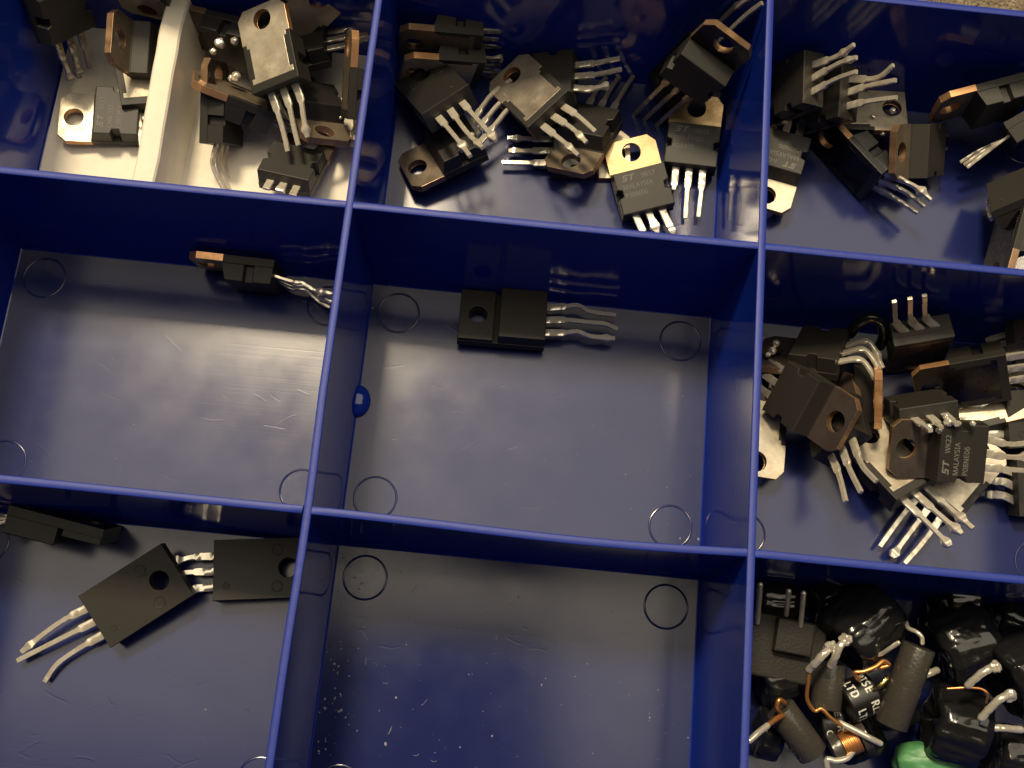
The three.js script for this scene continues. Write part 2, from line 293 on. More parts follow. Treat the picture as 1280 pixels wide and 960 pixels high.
// transistor poses read off the photograph: position (mm) of the lead-end centre, orientation, lead paths in local mm
const POSES = {
  a2: {p:[-46.33,0.43,-26.45],q:[0.448,-0.5633,-0.4948,-0.487],L:8},
  a1: {p:[-47.25,0.98,-38.6],q:[0.017,-0.7147,-0.1427,-0.6845],L:7},
  a5: {p:[-44.19,5.58,-28.14],q:[-0.0391,0.6737,-0.7113,-0.1963],L:9},
  a3: {p:[-60.08,12.92,-36.55],q:[0.2797,-0.4921,0.0948,-0.8189],L:8},
  a4: {p:[-45.26,23.48,-43.14],q:[0.9973,-0.0298,0.0527,-0.0419],L:6},
  b1: {p:[-18.72,16.56,-28.28],q:[0.2449,-0.755,0.6057,-0.0565],leads:[[[-3.05,-2.77,2.69],[-2.93,-6.63,2.62],[-2.96,-10.1,2.64]],[[-0.47,-2.91,2.67],[-0.57,-7.45,2.73],[-0.7,-10.83,2.8]],[[2.07,-3.7,2.68],[1.76,-8.09,2.86],[1.72,-11.17,2.88]]]},
  b6: {p:[-21.83,9.15,-40.93],q:[-0.3952,-0.8943,0.1913,0.0867],L:1.2},
  b2: {p:[-20.74,6.4,-29.64],q:[0.1631,-0.3239,0.5069,0.782],L:5},
  b3: {p:[-31.96,4.46,-21.41],q:[-0.4126,0.5602,-0.3482,0.6282],leads:[[[-2.78,-3.63,1.82],[-1.95,-8.21,3.8]],[[-0.25,-3.52,1.8],[0.63,-8.15,3.93]],[[2.38,-3.4,2.0],[3.29,-8.28,4.24]]]},
  b4: {p:[-16.35,5.87,-12.47],q:[0.8179,0.0738,0.0444,-0.5688],L:2.2},
  b5: {p:[-16.46,2.41,-33.46],q:[0.278,0.8443,0.458,0.0124],L:5,blobs:[[-4.41,7.11,5.12,0.5],[-4.22,8.56,2.26,0.45]]},
  b7: {p:[-25.4,8.71,-41.81],q:[-0.1474,0.0002,0.7229,0.6751],L:3.5,blobs:[[4.34,3.65,6.62,0.95],[4.19,1.36,5.18,0.7],[-0.25,0.24,9.5,0.9],[3.52,4.49,8.15,0.6],[-0.29,0.99,10.08,0.6]]},
  b8: {p:[-6.75,11.05,-26.2],q:[0.3019,-0.6919,0.4027,-0.5176],L:4},
  b9: {p:[-11.56,6.83,-42.23],q:[0.5786,-0.5728,-0.5032,-0.2896],L:8},
  c1: {p:[16.58,10.1,-43.65],q:[0.6688,-0.7422,-0.0401,0.017],leads:[[[-2.98,-10.49,3.13]],[[-0.37,-11.52,3.02]],[[2.43,-12.31,2.59]]]},
  c2: {p:[11.48,15.26,-29.68],q:[0.321,-0.4468,0.8303,0.0897],leads:[[[-2.24,-9.34,2.49],[-2.0,-16.96,2.55]],[[0.65,-9.87,2.57],[0.53,-16.67,2.54]],[[2.79,-9.92,2.46],[3.1,-16.75,2.53]]],blobs:[[2.13,-6.47,5.56,0.75],[-2.64,-6.96,5.19,0.8],[-0.31,-6.65,5.25,0.5]]},
  c3: {p:[17.88,2.94,-28.03],q:[0.4664,-0.6422,-0.5666,-0.2211],leads:[[[-1.03,-4.2,3.91],[-0.01,-7.48,4.93],[0.28,-11.37,5.23]],[[2.32,-6.3,4.77],[2.99,-10.9,5.45]],[[5.17,-6.32,5.13],[5.73,-10.65,5.71]]]},
  c4: {p:[30.1,12.84,-31.2],q:[-0.3936,0.5425,-0.7355,-0.0995],leads:[[[-3.14,-4.22,2.3],[-3.22,-9.81,2.29]],[[-0.8,-5.69,2.28],[-0.72,-10.24,2.3]],[[2.0,-6.9,2.33],[1.91,-11.19,2.32]]]},
  c5: {p:[35.63,6.19,-40.83],q:[0.5917,-0.4482,-0.5525,-0.3792],leads:[[[-2.96,-2.54,2.07],[-2.73,-6.5,2.25]],[[-0.06,-3.44,2.35],[0.29,-8.89,2.63]],[[2.57,-3.33,2.43],[2.83,-8.4,2.64]]]},
  c6: {p:[40.46,1.73,-35.68],q:[0.2259,-0.7904,-0.5692,-0.0134],leads:[[[-2.35,-8.91,2.51],[-2.92,-17.28,2.18]],[[0.24,-9.83,2.54],[-1.07,-16.98,1.75]],[[2.74,-9.22,2.53],[1.53,-15.89,1.78]]]},
  c13: {p:[31.77,-0.25,-28.41],q:[-0.5215,-0.477,-0.4723,0.5267],L:9},
  c8b: {p:[55.24,14.35,-40.52],q:[-0.0247,-0.1852,-0.1656,0.9683],leads:[[[-2.04,-14.52,2.54],[-1.59,-22.44,2.67]],[[0.16,-14.08,2.45],[0.68,-21.94,2.61]],[[2.64,-11.95,2.43],[2.98,-18.22,2.55]]]},
  c8a: {p:[54.81,18.78,-44.43],q:[-0.8073,0.1007,-0.5709,-0.1107],leads:[[[-2.38,-5.36,2.53],[-2.18,-9.7,2.69]],[[0.27,-10.07,2.62],[0.95,-14.39,3.15]],[[3.13,-12.43,2.85],[3.62,-16.7,3.23]]]},
  c9: {p:[58.47,0.51,-27.47],q:[-0.65,-0.0557,0.0181,0.7577],leads:[[[-2.39,-4.33,2.4]],[[0.18,-5.3,2.41],[0.46,-9.59,2.42]],[[2.77,-4.49,2.41],[2.84,-9.05,2.41]]]},
  c10: {p:[51.13,0.5,-17.61],q:[0.6385,-0.0914,-0.1423,-0.7508],leads:[[[-1.87,-3.22,2.5]],[[0.69,-4.12,2.51]],[[3.53,-5.1,2.57]]]},
  d1: {p:[79.33,17.37,-39.91],q:[0.6579,-0.1004,-0.7165,-0.2091],leads:[[[-2.17,-6.23,2.61],[-2.37,-10.75,2.49]],[[0.42,-6.82,2.65],[0.17,-10.68,2.5]],[[2.2,-6.29,2.2],[2.7,-10.01,2.5]]]},
  d2: {p:[86.55,14.88,-39.27],q:[0.6531,-0.103,-0.7045,-0.2579],leads:[[[-2.65,-4.54,2.35],[-3.21,-10.64,2.12]],[[0.16,-4.38,2.47],[-0.15,-10.38,2.33]],[[1.48,-6.1,1.92],[2.63,-9.67,2.44]]]},
  d3: {p:[83.29,5.52,-41.78],q:[0.4398,0.5019,-0.5155,0.5376],L:5,blobs:[[-2.28,8.88,-0.27,0.62],[-4.32,8.08,1.45,0.5],[-3.86,9.88,0.61,0.55],[-5.01,10.78,1.2,0.5],[-1.7,12.18,-1.62,0.6]]},
  d4: {p:[75.92,2.43,-35.11],q:[-0.106,0.7101,0.6934,0.0611],L:6},
  d5: {p:[92.16,5.64,-25.69],q:[-0.6443,0.6495,-0.3172,0.2499],leads:[[[-3.92,-5.36,4.2],[-4.17,-9.16,4.52]],[[-1.26,-5.07,4.06],[-1.59,-9.12,4.5]],[[1.53,-4.97,3.76],[1.02,-8.94,4.45]]]},
  d6: {p:[103.43,2.36,-36.54],q:[0.0767,-0.6162,-0.4313,-0.6546],L:6},
  d7: {p:[115.82,14.72,-44.79],q:[-0.1202,-0.1007,-0.7512,-0.6412],L:5},
  d8: {p:[114.9,10.65,-38.41],q:[0.0973,-0.285,0.4993,-0.8124],leads:[[[-2.5,-5.08,3.09],[-2.46,-8.83,3.68]],[[0.0,-5.07,2.45],[0.03,-8.86,2.82]],[[2.5,-5.05,1.75],[2.51,-8.96,1.9]]]},
  d9: {p:[113.27,8.38,-24.76],q:[-0.0974,-0.4896,0.4139,-0.7612],L:1.2,blobs:[[4.85,5.27,1.55,1.0],[4.36,3.6,2.03,0.45]]},
  d10: {p:[116.83,9.62,-22.65],q:[-0.5131,-0.3821,-0.571,-0.5144],L:1.5},
  e1: {p:[-15.27,5.65,1.53],q:[-0.0497,0.0574,-0.7054,-0.7048],leads:[[[-2.74,-2.38,3.45],[-2.76,-4.84,3.57],[-3.07,-7.46,5.24],[-3.21,-9.37,6.0]],[[-0.18,-3.13,3.36],[-0.15,-5.84,3.22],[-0.39,-7.77,4.49],[-0.58,-9.99,5.5]],[[2.4,-3.26,3.12],[2.41,-4.75,3.11],[2.21,-7.24,4.15],[2.16,-10.4,4.4]]]},
  f1: {p:[33.55,0.81,6.49],q:[0.5313,-0.5446,-0.4626,-0.4551],leads:[[[-2.21,-3.57,2.57],[-1.87,-5.77,2.74],[-2.44,-8.06,2.45],[-2.5,-12.69,2.42]],[[0.35,-3.46,2.59],[0.3,-8.59,2.56],[0.27,-10.84,2.54],[-0.41,-13.15,2.18]],[[3.13,-3.64,2.72],[3.43,-5.55,2.88],[2.64,-7.88,2.46],[2.37,-12.75,2.31]]]},
  g1: {p:[97.88,16.28,7.5],q:[-0.9866,-0.1263,0.0993,-0.03],leads:[[[-4.07,-1.88,3.23],[-5.41,-11.18,3.96]],[[-1.6,-1.89,3.34],[-2.88,-11.04,4.08]],[[0.82,-1.82,3.47],[-0.51,-10.73,4.3]]]},
  g2: {p:[86.22,9.41,11.02],q:[0.788,-0.4389,-0.3225,-0.287],leads:[[[-2.09,-3.49,3.05],[-3.88,-6.38,0.46]],[[0.68,-3.27,3.39],[-1.1,-6.39,0.78]],[[3.24,-3.32,3.44],[0.85,-6.5,-0.11]]]},
  g4: {p:[77.52,6.54,15.23],q:[-0.0036,-0.6764,-0.44,0.5907],L:5,blobs:[[-4.52,-4.92,2.87,0.75],[-5.91,-5.08,2.67,0.6],[-3.56,-5.09,3.22,0.5]]},
  g5: {p:[73.0,5.17,16.13],q:[-0.707,0.0431,0.0127,-0.7058],L:5},
  g6: {p:[87.41,10.66,26.84],q:[0.7155,0.2485,-0.4577,-0.4656],leads:[[[-2.1,-4.6,2.06],[-2.11,-9.67,2.06]],[[0.38,-4.92,2.11],[1.01,-9.55,1.63]],[[2.98,-5.62,2.08],[4.15,-9.17,1.2]]]},
  g7: {p:[94.72,3.29,12.18],q:[0.2627,-0.6526,-0.0493,0.709],L:3},
  g8: {p:[112.97,14.85,12.0],q:[0.8119,-0.4913,0.2142,0.2313],L:5},
  g9: {p:[105.61,5.67,16.23],q:[-0.2846,-0.5555,0.5451,-0.5598],L:5},
  g10: {p:[99.79,13.77,22.32],q:[0.9578,0.0308,-0.126,-0.2566],leads:[[[-2.52,-2.43,2.42],[-2.41,-7.13,2.52]],[[0.02,-1.07,2.42],[-0.16,-5.72,2.25]],[[2.5,-1.3,2.36],[2.44,-5.5,2.3]]],blobs:[[-1.11,-2.64,1.55,0.62],[0.25,-3.28,1.04,0.6],[1.8,-3.42,2.14,0.75],[3.01,-3.92,1.88,0.6],[5.31,-4.75,1.76,0.5],[1.64,-3.05,3.03,0.55]]},
  g11: {p:[108.53,11.79,24.25],q:[-0.3606,0.403,0.611,0.5781],leads:[[[-2.9,-4.74,2.48],[-3.07,-8.44,2.53]],[[-0.74,-4.48,2.56],[-0.66,-8.17,2.55]],[[1.5,-4.22,2.61],[1.83,-7.9,2.55]]]},
  g12: {p:[98.93,10.87,31.6],q:[-0.2104,0.5159,-0.8041,-0.2075],leads:[[[-2.74,-4.65,2.27],[-3.08,-10.1,2.05]],[[-0.32,-5.01,2.2],[-0.75,-10.0,1.93]],[[2.39,-5.03,2.31],[2.34,-10.62,2.27]]]},
  g13: {p:[104.02,5.1,32.89],q:[-0.2004,-0.6755,0.661,-0.258],leads:[[[-3.04,-5.79,2.33],[-2.98,-11.34,2.34]],[[-0.33,-5.71,2.36],[-0.68,-12.01,2.31]],[[2.41,-5.64,2.38],[1.96,-11.89,2.33]]]},
  g14: {p:[115.39,9.21,17.84],q:[0.5148,0.594,-0.4723,0.3987],leads:[[[-2.4,-2.13,2.41],[-2.26,-7.65,2.41]],[[0.14,-3.63,2.4],[0.46,-7.47,2.42]],[[2.75,-3.46,2.4],[3.22,-8.12,2.41]]]},
  g16: {p:[118.68,5.43,28.9],q:[-0.5153,-0.5665,0.4835,-0.4239],leads:[[[-1.4,-1.6,2.43],[-1.2,-4.66,2.43]],[[1.05,-1.48,2.41],[1.09,-4.55,2.41]],[[3.23,-1.37,2.4],[3.26,-3.88,2.4]]]},
  g15: {p:[113.0,13.79,3.13],q:[0.0902,0.4574,-0.4059,0.7861],L:4},
  h1: {p:[-36.39,5.36,66.69],q:[-0.3433,-0.6906,0.577,-0.269],leads:[[[-2.23,-5.67,2.39],[-2.51,-9.57,2.4],[-3.83,-12.68,2.46]],[[0.75,-6.44,2.36],[1.57,-14.62,2.31]],[[3.15,-4.71,2.36],[3.0,-8.53,2.37],[2.43,-13.35,2.41]]]},
  h2: {p:[-18.47,5.01,56.44],q:[0.4747,0.5236,-0.5423,0.4543],leads:[[[-2.71,-3.92,2.41],[-2.76,-7.89,2.42]],[[0.05,-4.0,2.4],[-0.02,-5.99,2.4],[0.28,-7.48,2.37]],[[2.58,-4.07,2.4],[2.15,-6.07,2.44],[2.28,-8.06,2.43]]]},
  h3: {p:[-51.65,6.55,48.65],q:[-0.1215,-0.0117,0.7202,-0.6829],leads:[[[-2.94,-4.01,5.04]],[[-0.25,-5.48,4.05]],[[2.38,-6.79,3.49]]]},
  c15: {p:[16.93,4.75,-41.2],q:[0.6294,-0.7731,-0.058,0.0534],L:4},
};
// kind, tab finish, epoxy, lead finish, name, label, group, print
const SPECS = {
  a2: ['t', 'tin', 0, 1, 'power_transistor', 'printed transistor lying flat on the cream paper, pale holed tab towards the tray side', null, ['* 5121', 'CHN 333', 'L7812CV']],
  a1: ['t', 'dull', 2, 2, 'power_transistor', 'tarnished brown-grey transistor tilted against the paper ridge, hole looking up', null],
  a5: ['t', 'tin', 0, 0, 'power_transistor', 'transistor face down beside the paper ridge with a thin lead on the paper', null],
  a3: ['t', 'dark', 1, 2, 'power_transistor', 'black transistor standing on three dark leads at the corner of the paper', null],
  a4: ['t', 'nickel', 1, 2, 'power_transistor', 'grey-backed transistor lying behind the tarnished brown-grey one on the paper', null],
  b1: ['t', 'tin', 0, 1, 'power_transistor', 'pale metal-backed transistor propped up with three soldered leads hanging down over paper', null],
  b6: ['t', 'nickel', 1, 1, 'power_transistor', 'greyish metal-backed transistor lying behind the propped pale one', null],
  b2: ['t', 'copper', 1, 2, 'power_transistor', 'black transistor on edge with bright copper tab rim leaning on paper ridge', null],
  b3: ['t', 'dark', 0, 1, 'power_transistor', 'black transistor on its side against paper ridge, three thin leads fanned on paper', null],
  b4: ['t', 'dark', 0, 1, 'power_transistor', 'black transistor on paper whose three clipped leads face the blue divider', null],
  b5: ['t', 'dull', 1, 2, 'power_transistor', 'black transistor with dark brown holed tab tip above the clipped-lead one', null],
  b7: ['t', 'dark', 1, 0, 'power_transistor', 'black transistor with solder-blobbed short leads behind the propped pale one', null],
  b8: ['t', 'copper', 0, 1, 'power_transistor', 'transistor standing on edge against the divider above paper, orange copper rim', null],
  b9: ['t', 'dark', 1, 2, 'power_transistor', 'black transistor in the paper bay with dull leads reaching to the divider', null],
  c1: ['t', 'dull', 2, 2, 'power_transistor', 'transistor on its long side, dull metal back and pinkish copper tab rim', null],
  c15: ['t', 'tin', 2, 2, 'power_transistor', 'transistor with pale back half hidden beneath the one on its long side', null],
  c2: ['f', '', 1, 1, 'plastic_power_transistor', 'black all-plastic transistor propped steeply with three solder-tipped leads', null],
  c3: ['t', 'dull', 0, 0, 'power_transistor', 'transistor with brownish holed tab on blue floor and long leads bent upwards', null],
  c4: ['t', 'nickel', 0, 1, 'power_transistor', 'grey metal-backed transistor whose hole frames another one\'s lead tip', null],
  c5: ['t', 'dark', 0, 1, 'power_transistor', 'black transistor tucked behind the grey metal-backed one, shiny leads pointing sideways', null],
  c6: ['t', 'dull', 1, 2, 'power_transistor', 'transistor with dark brown holed tab tip resting on floor, dark leads upwards', null],
  c13: ['t', 'tin', 0, 1, 'power_transistor', 'transistor buried flat under the pile, pale tab beneath the golden-tabbed one', null],
  c8b: ['t', 'charred', 0, 2, 'power_transistor', 'blackened transistor leaning on the bay wall with holed tab raised high', null],
  c8a: ['f', '', 1, 2, 'plastic_power_transistor', 'black all-plastic transistor behind the blackened one, leads over the divider corner', null],
  c9: ['t', 'bronze', 0, 0, 'power_transistor', 'printed transistor with bronze tab under the blackened leaning one, leads straight', null, ['* 9605', 'MALAYSIA', 'P08805']],
  c10: ['t', 'bronze', 0, 0, 'power_transistor', 'printed transistor with golden tab and short bright leads near the divider', null, ['* 9617', 'MALAYSIA', 'P30NE6']],
  d1: ['t', 'dark', 0, 1, 'power_transistor', 'black transistor upright in bay corner with three leads kinked upwards', null],
  d2: ['t', 'dark', 0, 1, 'power_transistor', 'black transistor whose kinked leads lie across a pale metal tab', null],
  d3: ['t', 'tin', 0, 0, 'power_transistor', 'transistor face down with pale solder-blobbed metal back under kinked leads', null],
  d4: ['t', 'tin', 0, 1, 'power_transistor', 'printed transistor against the divider with pale tab pointing to bay front', null, ['* K42', 'MALAYSIA', 'P50N06']],
  d5: ['t', 'black', 3, 1, 'power_transistor', 'smooth black transistor with orange copper rim and three leads on bare floor', null],
  d6: ['t', 'dull', 2, 2, 'power_transistor', 'brownish worn transistor tilted with holed copper-edged tab upwards', null],
  d7: ['t', 'copper', 2, 1, 'power_transistor', 'transistor on edge with side notch and long copper rim near the carpet', null],
  d8: ['t', 'dark', 2, 1, 'power_transistor', 'notched transistor with three thin parallel leads over the bare floor', null],
  d9: ['f', '', 2, 0, 'plastic_power_transistor', 'grey-black transistor with bright solder ball above the notched end one', null],
  d10: ['t', 'charred', 2, 1, 'power_transistor', 'notched black transistor standing by the divider under the solder-ball one', null],
  e1: ['t', 'copper', 2, 0, 'power_transistor', 'lone transistor on its edge against blue divider, copper rim and wavy leads', null],
  f1: ['f', '', 0, 0, 'plastic_power_transistor', 'lone all-plastic transistor lying flat in empty bay with crooked shiny leads', null],
  g1: ['t', 'dark', 2, 0, 'power_transistor', 'black transistor with three straight leads sticking straight up', null],
  g2: ['t', 'dark', 0, 1, 'power_transistor', 'black transistor with three leads bent like hooks over the pile', null],
  g4: ['t', 'dark', 0, 2, 'power_transistor', 'dark transistor tilted up with purplish holed tab over bent leads', null],
  g5: ['t', 'tin', 0, 1, 'power_transistor', 'transistor face down by divider with pale holed tab on blue floor', null],
  g6: ['t', 'dark', 1, 1, 'power_transistor', 'black transistor under the purplish tab, three splayed leads towards floor', null],
  g7: ['t', 'copper', 0, 1, 'power_transistor', 'transistor standing upright in the pile with copper tab tip upwards', null],
  g8: ['t', 'black', 0, 1, 'power_transistor', 'transistor on edge with golden copper rim beside the three upright leads', null],  // black tab finish carries the shadow lying on its metal back
  g9: ['t', 'tin', 0, 0, 'power_transistor', 'pale bright metal-backed transistor under light flat leads', null],
  g10: ['t', 'dark', 0, 0, 'power_transistor', 'black transistor with solder-clogged bent leads above the printed one', null],
  g11: ['t', 'dark', 0, 1, 'power_transistor', 'printed transistor with dark purplish holed tab lying on top of the pile', null, ['* WK22', 'MALAYSIA', 'P08NE06']],
  g12: ['t', 'tin', 0, 0, 'power_transistor', 'face-down transistor with pale back under the printed one, leads crossing others', null],
  g13: ['t', 'tin', 0, 0, 'power_transistor', 'lowest face-down transistor of the pile, leads crossed under its neighbour\'s', null],
  g14: ['f', '', 2, 0, 'plastic_power_transistor', 'all-plastic transistor whose light flat leads cross a pale metal back', null],
  g16: ['f', '', 2, 0, 'plastic_power_transistor', 'all-plastic transistor with flat leads tucked under the printed one\'s leads', null],
  g15: ['t', 'dark', 1, 1, 'power_transistor', 'black transistor leaning at the bay wall behind the golden-rimmed one', null],
  h1: ['f', '', 0, 0, 'plastic_power_transistor', 'all-plastic transistor lying askew on bare floor, leads curling away', null],
  h2: ['f', '', 0, 0, 'plastic_power_transistor', 'all-plastic transistor square to divider, leads under its askew neighbour', null],
  h3: ['f', '', 3, 1, 'plastic_power_transistor', 'all-plastic transistor on its narrow edge along the divider', null],
};
for (const k of Object.keys(SPECS)) if (POSES[k]) transistor(k, SPECS[k], POSES[k]);
// ---------------------------------------------------------------- coils, rods and wire in the last bay
const G = (x, y, h) => at(930 + x * .27344, 700 + y * .27344, h);
function orient(o, A, B) { o.position.copy(A).add(B).multiplyScalar(.5 * MM); o.quaternion.setFromUnitVectors(V3(0, 1, 0), B.clone().sub(A).normalize()); return A.distanceTo(B); }
const SHRINK = std({ color: lin(.010, .010, .011), roughness: .17, bumpMap: cloudTex, bumpScale: 0.00003, ior: 1.5 });
const FERRITE = std({ color: lin(.046, .041, .035), roughness: .55, roughnessMap: metalRough, bumpMap: cloudFine, bumpScale: 0.00005 });
const SLEEVE = std({ color: lin(.012, .012, .012), roughness: .3 });
const ENAMEL = new THREE.MeshStandardMaterial({ color: lin(.78, .36, .12), metalness: .85, roughness: .32 });
const BLACKBOX = std({ color: lin(.015, .0132, .0108), roughness: .7, bumpMap: cloudFine, bumpScale: 0.00012 });
const GREEN = std({ color: lin(.085, .27, .105), roughness: .42, bumpMap: cloudFine, bumpScale: 0.00004 });
function tube(pts, r, seg = 40, rs = 10) { return new THREE.TubeGeometry(new THREE.CatmullRomCurve3(pts, false, 'centripetal'), seg, r, rs, false); }
function capTube(pts, r, seg = 40, rs = 10) { const a = pts[0], b = pts[pts.length - 1]; const s1 = new THREE.SphereGeometry(r, rs, 6).translate(a.x, a.y, a.z), s2 = new THREE.SphereGeometry(r, rs, 6).translate(b.x, b.y, b.z); return merge([tube(pts, r, seg, rs), s1, s2]); }
const loc = (o, p) => o.worldToLocal(p.clone().multiplyScalar(MM)).multiplyScalar(1 / MM);
// a wound coil under wrinkled heat-shrink film: drum with sunk ends, lumpy along the turns
function shrinkGeo(R, L, seed) {
  const N = 96, M = 44, pos = [], idx = [];
  const prof = []; for (let j = 0; j <= M; j++) { const t = j / M; let r, y; if (t < .18) { const k = t / .18; r = R * (.30 + .52 * k); y = -L / 2 + (.10 * (1 - k)) * R; } else if (t > .82) { const k = (1 - t) / .18; r = R * (.30 + .52 * k); y = L / 2 - (.10 * (1 - k)) * R; } else { const k = (t - .18) / .64, e = Math.min(k, 1 - k); r = R * (.82 + .18 * Math.sqrt(Math.min(1, e / .14))); y = (-L / 2) + L * k; } prof.push([r, y]); }
  for (let j = 0; j <= M; j++) for (let i = 0; i < N; i++) { const a = i / N * Math.PI * 2, [r, y] = prof[j]; const ca = Math.cos(a), sa = Math.sin(a); const w = .07 * R * noise.noise(ca * 1.7 + seed, sa * 1.7, y * .12) + .10 * R * Math.abs(noise.noise(ca * 2.9 + seed, sa * 2.9, y * .10)) + .06 * R * Math.abs(noise.noise(ca * 5 + seed, sa * 5 + y * .15, y * .3)); pos.push(ca * (r + w), y + .08 * R * noise.noise(ca * 2, sa * 2, seed + y), sa * (r + w)); }
  for (let j = 0; j < M; j++) for (let i = 0; i < N; i++) { const a = j * N + i, b = j * N + (i + 1) % N; idx.push(a, a + N, b, b, a + N, b + N); }
  const c0 = pos.length / 3; pos.push(0, prof[0][1] + .1, 0, 0, prof[M][1] - .1, 0); for (let i = 0; i < N; i++) { idx.push(c0, i, (i + 1) % N); idx.push(c0 + 1, M * N + (i + 1) % N, M * N + i); }
  const g = new THREE.BufferGeometry(); g.setAttribute('position', new THREE.Float32BufferAttribute(pos, 3)); g.setIndex(idx); g.computeVertexNormals(); return boxUV(g, 14);
}
function coil(label, A, B, R, seed, leads) {
  const o = thing('wrapped_coil', label, 'coil'); const L = orient(o, A, B); o.updateMatrixWorld(true);
  part('shrink_wrap', shrinkGeo(R, L, seed), SHRINK, o);
  leads.forEach((pts, k) => {           // each lead: a thick tinned wire with a lumpy solder joint at its root
    const q = pts.map(p => loc(o, p)), j = new THREE.IcosahedronGeometry(.98, 3), p = j.attributes.position;
    for (let i = 0; i < p.count; i++) { const f = 1 + .4 * noise.noise(p.getX(i) * 1.5 + k, p.getY(i) * 1.5 + seed, p.getZ(i) * 1.5); p.setXYZ(i, p.getX(i) * f, p.getY(i) * f, p.getZ(i) * f); }
    j.computeVertexNormals(); j.translate(q[0].x, q[0].y, q[0].z);
    const t = tube(q, .6, 30, 12), tp = t.attributes.position; for (let i = 0; i < tp.count; i++) { const x = tp.getX(i), y = tp.getY(i), z = tp.getZ(i), w = .1 * noise.noise(x * 1.3, y * 1.3, z * 1.3 + seed); tp.setXYZ(i, x + w, y - w, z + w); } t.computeVertexNormals();
    const e = q[q.length - 1], c = new THREE.SphereGeometry(.6, 12, 8).translate(e.x, e.y, e.z);
    part('lead', boxUV(merge([t, c, j]), 8), SOLDER, o);
  });
  return o;
}
coil('lumpy shrink-wrapped black coil with two stubby solder leads over a grey rod', G(440, 400, 14), G(640, 215, 13), 5.6, 1.3, [[G(395, 400, 20), G(362, 432, 20.4), G(330, 468, 19.6), G(298, 500, 18)], [G(465, 365, 21), G(440, 392, 21.4), G(418, 440, 20.6), G(397, 482, 19)]]);
coil('shrink-wrapped black coil behind the leaning grey rod with its stub lead', G(880, 430, 10), G(1110, 330, 11), 6.2, 4.1, [[G(800, 540, 10.5), G(840, 520, 10.8), G(880, 505, 10.5)]]);
coil('shrink-wrapped black coil with two pale leads beside the arching copper wire', G(1170, 560, 14), G(1360, 460, 14), 6.4, 7.7, [[G(1150, 490, 21), G(1105, 505, 21.4), G(1060, 540, 20.6), G(1024, 572, 19.6)], [G(1215, 618, 20.8), G(1175, 632, 21.2), G(1130, 672, 20.4), G(1085, 722, 19.2)]]);
coil('big glossy black coil lying lowest beside the green capacitor', G(850, 720, 9), G(1090, 790, 10), 5.8, 11.2, [[G(1100, 772, 14), G(1160, 768, 14.4), G(1265, 776, 13.6)]]);
coil('black coil half hidden in the dark by the tray wall', G(880, 190, 8), G(1040, 210, 8), 5.0, 15.5, []);
coil('dull black coil deep between the leaning rod and the printed sleeve', G(640, 560, 4.5), G(700, 760, 4.5), 4.2, 21.5, []);
coil('black coil lowest under the copper winding', G(470, 700, 4.2), G(560, 900, 4.2), 4.0, 24.5, []);
coil('black coil behind the lumpy one against the divider', G(330, 230, 5.2), G(520, 170, 5.2), 4.8, 27.3, []);
coil('black coil between the divider and the coil with two pale leads', G(1120, 270, 5.5), G(1300, 330, 5.5), 5.2, 31.1, []);
coil('black coil beside the straight lead of the lowest glossy coil', G(1130, 880, 5), G(1290, 900, 5), 4.8, 33.1, []);
coil('black coil in the dark corner behind the pin block', G(60, 190, 4), G(230, 200, 4), 3.8, 36.1, []);
// grey ferrite rods
function rod(label, A, B, R, bore) {
  const o = thing('ferrite_rod', label, 'ferrite rod', 'grey ferrite rods'); const L = orient(o, A, B); o.updateMatrixWorld(true);
  const b = .18, pr = [[bore || 0, -L / 2 + (bore ? .3 : 0)], [bore ? bore + .1 : .01, -L / 2], [R - b, -L / 2], [R - .05, -L / 2 + .06], [R, -L / 2 + b], [R, L / 2 - b], [R - .05, L / 2 - .06], [R - b, L / 2], [bore ? bore + .1 : .01, L / 2], [bore || 0, L / 2 - (bore ? .3 : 0)]];
  if (bore) pr.push(pr[0]);
  part('core', boxUV(toCreasedNormals(new THREE.LatheGeometry(pr.map(a => new THREE.Vector2(...a)), 40).toNonIndexed(), .5), 7), FERRITE, o); return o;
}
rod('thick grey ferrite rod leaning diagonally between black coils', G(800, 395, 18.5), G(672, 755, 15), 2.55);
rod('short grey ferrite rod under two stubby solder leads', G(395, 470, 13.5), G(372, 680, 12.5), 2.45);
{
  const o = rod('bored grey ferrite rod with a copper wire end out of its hole', G(165, 680, 13), G(315, 885, 11.5), 2.5, .8);
  o.updateMatrixWorld(true);
  part('wire', boxUV(capTube([G(185, 735, 13), G(178, 712, 15.2), G(150, 725, 16.4), G(100, 762, 17.5)].map(p => loc(o, p)), .42, 30), 8), ENAMEL, o);
  part('wire', boxUV(capTube([G(165, 700, 14), G(150, 672, 16), G(160, 640, 16.4), G(185, 650, 15.4)].map(p => loc(o, p)), .38, 30), 8), ENAMEL, o);
  part('tinned_end', boxUV(capTube([G(106, 758, 17.4), G(62, 792, 18.2), G(25, 826, 18.6)].map(p => loc(o, p)), .52, 20), 8), SOLDER, o);
}
